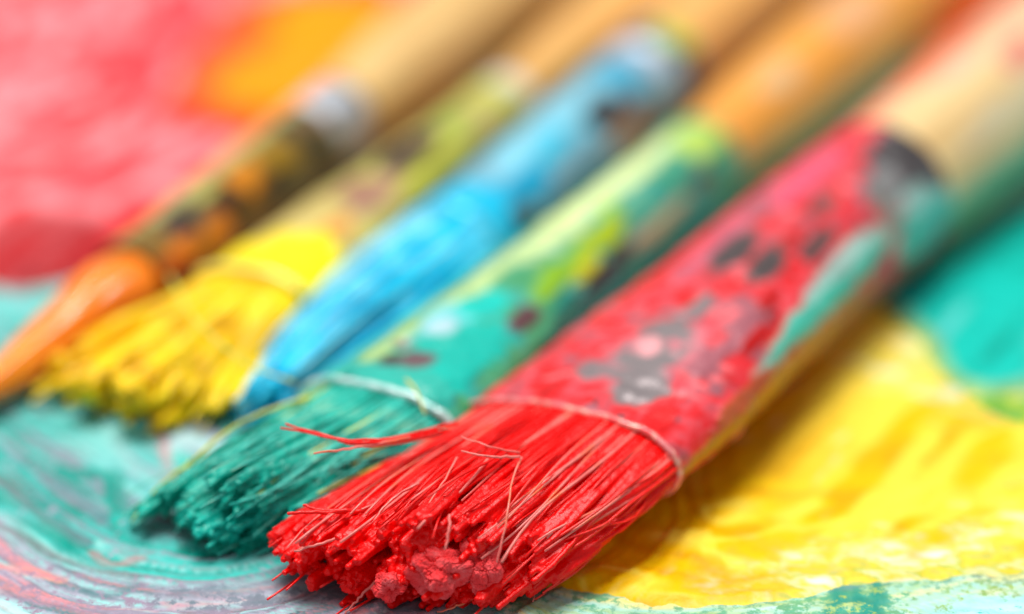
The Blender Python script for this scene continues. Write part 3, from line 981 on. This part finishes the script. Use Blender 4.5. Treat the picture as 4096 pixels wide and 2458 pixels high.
M_blueh = mat_hair('pale_blue_bristles', [hexc('#2fb4d4'), hexc('#8cdcec'), hexc('#c4ecf4')], .35)
BT = [(975, 1630, 1.6), (1090, 1570, 2.6), (1290, 1560, 2.4)]
n = 620
pth = blue.strands(n, BT, 2.8, seed=3, clumps=40, bulge=.4, len_j=.8, clump_j=.6)
rad = np.linspace(.17, .2, 9)[None] * RNG.uniform(.8, 1.25, (n, 1))
blue.bundle(M_blue, pth, rad, .16, seed=6)
pt2 = blue.strands(150, BT, 2.8, clumps=26, pull=.4, len_j=1.0, wave=.5, outer=.93, seed=23, K=12, bulge=.36)
loose(blue, M_blueh, pt2, .11, 5)

# ---- 4 yellow flat brush ----------------------------------------------------------------------
yellow = Brush('paint_brush', 'flat brush with yellow bristles, between the blue and the orange ones', (1010, 1195, 5.2), (2035, 405, 4.8), 5.3, 2.5, 2.6, 3.2)
yellow.ferrule(M_fer, painter([hexc('#c4b85e'), hexc('#cbb668'), hexc('#b8a262'), hexc('#b3b052')], [
    (.04, 70, .14, 100, hexc('#f2d808'), 0, .3), (.12, 66, .08, 26, hexc('#f4dc08'), 0, .6), (.22, 68, .04, 14, hexc('#d88e44'), 0, .4), (.37, 66, .1, 22, hexc('#a87e66'), 0, .4),
    (.5, 98, .14, 12, hexc('#c0c05a'), 0, .3), (.55, 40, .2, 18, hexc('#c2c23a'), 0, .3), (.72, 76, .1, 30, hexc('#9aa848'), 0, .4),
    (.88, 74, .05, 40, hexc('#b9bd56'), 0, .3), (.97, 80, .05, 60, hexc('#d6cfbc'), .2, .3), (.55, 80, .12, 30, hexc('#3c2a28'), .1, .1), (.36, 84, .07, 20, hexc('#9a6e58'), .0, .3)], 51), seed=9)
yellow.bead(M_rim, hexc('#f6ea80'), r=.36)  # pale yellow: rim highlight painted as the bead's colour
yellow.handle(M_wood2, seed=4, belly=1.5)
M_yel = mat_hair('yellow_paint_bristles', [hexc('#dca200'), hexc('#f4c800'), hexc('#fcdc08')], .38)
YT = [(300, 1410, 2.2), (570, 1525, 3.0), (990, 1560, 2.2)]
n = 620
pth = yellow.strands(n, YT, 2.4, seed=4, clumps=38, clump_j=1.2)
pt2 = yellow.strands(70, YT, 2.6, clumps=38, pull=.4, len_j=1.4, wave=.6, outer=.92, seed=24, K=12)
rad = np.linspace(.17, .32, 9)[None] * RNG.uniform(.8, 1.25, (n, 1))
yellow.bundle(M_yel, pth, rad, .17, seed=7)
loose(yellow, M_yel, pt2, .12, 5)
for k, (u, v, z, sz) in enumerate([(360, 1540, 3.0, 1.4), (540, 1600, 3.2, 1.5), (250, 1470, 2.6, 1.1)]):
    crust(yellow, M_yel, P(u, v, z), sz, 50 + k)
yellow.hair_part(M_yelh, [P(680, 1105, 8.6), P(760, 1250, 8.8), P(850, 1350, 8.6), P(1000, 1465, 7.6), P(1180, 1530, 7)], .17)

# ---- 5 orange round brush ---------------------------------------------------------------------
orange = Brush('paint_brush', 'round brush with wet orange tip and brown stained ferrule, furthest left', (515, 1145, 4.1), (1365, 455, 4.7), 3.8, 3.8, 2.0, 3.9,
               grooves=((.76, .014, -.4), (.83, .014, -.3)))
orange.ferrule(M_fer, painter([hexc('#5c4a1c'), hexc('#8a5c18'), hexc('#6f6432'), hexc('#4c4438')], [
    (.45, 104, .5, 20, hexc('#a8a668'), .1, .4), (.42, 60, .09, 28, hexc('#c87a04'), 0, .4), (.56, 50, .1, 30, hexc('#8c6a08'), 0, .4), (.31, 50, .07, 34, hexc('#3c2a18'), .1, .4), (.24, 20, .08, 26, hexc('#c06804'), 0, .4),
    (.15, 60, .06, 26, hexc('#2c282c'), .1, .4), (.1, 36, .06, 18, hexc('#d07208'), 0, .4), (.5, 24, .08, 20, hexc('#3a2c16'), .1, .4), (.19, 8, .1, 24, hexc('#c47408'), 0, .4), (.02, 16, .1, 30, hexc('#b8520c'), 0, .3), (.3, 78, .05, 14, hexc('#b0a84e'), 0, .4),
    (.7, 44, .05, 70, hexc('#3c3626'), .2, .3), (.9, 60, .11, 100, hexc('#bcc0c8'), .55, .2), (.87, 40, .04, 16, hexc('#6a6a68'), .5, .4), (.99, 60, .015, 100, hexc('#5a5a52'), .3, .2)], 61), seed=10)
M_wood3 = mat_wood('cream_tan_wood', hexc('#dab474'), hexc('#c29450'), .45)
orange.handle(M_wood3, seed=5, r0=.96, belly=1.4)
M_org = mat_hair('wet_orange_bristles', [hexc('#e06a02'), hexc('#f88004'), hexc('#ff9410')], .26, coat=1.0, scale=160)
# hairs slicked into one smooth wet point by paint
K, sd_ = 60, 56
tip = P(-230, 1690, 1.4)
x = np.linspace(0, 1, K)
pth = catmull([orange.R + orange.a * 2, orange.R - orange.a * 2, orange.R * .72 + tip * .28 + [0, 0, .1], orange.R * .35 + tip * .65, tip], K)
rr = 2.9 * np.interp(x, [0, .12, .2, .3, .42, .6, .8, .95, 1], [1.0, 1.1, 1.16, 1.18, 1.1, .84, .5, .2, .05])
rr = np.convolve(np.pad(rr, 3, 'edge'), np.ones(7) / 7, 'valid')
v, q, t = tubes(pth[None], rr[None], sd_)
cth = np.repeat(np.arange(K), sd_)
ath = np.tile(np.arange(sd_), K) / sd_ * 2 * np.pi
ridge = fbm(np.stack([np.cos(ath) * 4, np.sin(ath) * 4, x[cth] * 3], -1), 3, 88) - .5
body = v[:K * sd_]
cen = np.repeat(pth, sd_, 0)
v[:K * sd_] = cen + (body - cen) * (1 + ridge * .4 * sstep(.12, .4, x[cth]))[:, None]
v[:, 2] = np.maximum(v[:, 2], .1)
tipo = mesh_obj('bristles', v, q, t, M_org, orange.o, orange.org)
tipo['label'] = 'smooth wet orange point of paint-soaked bristles'
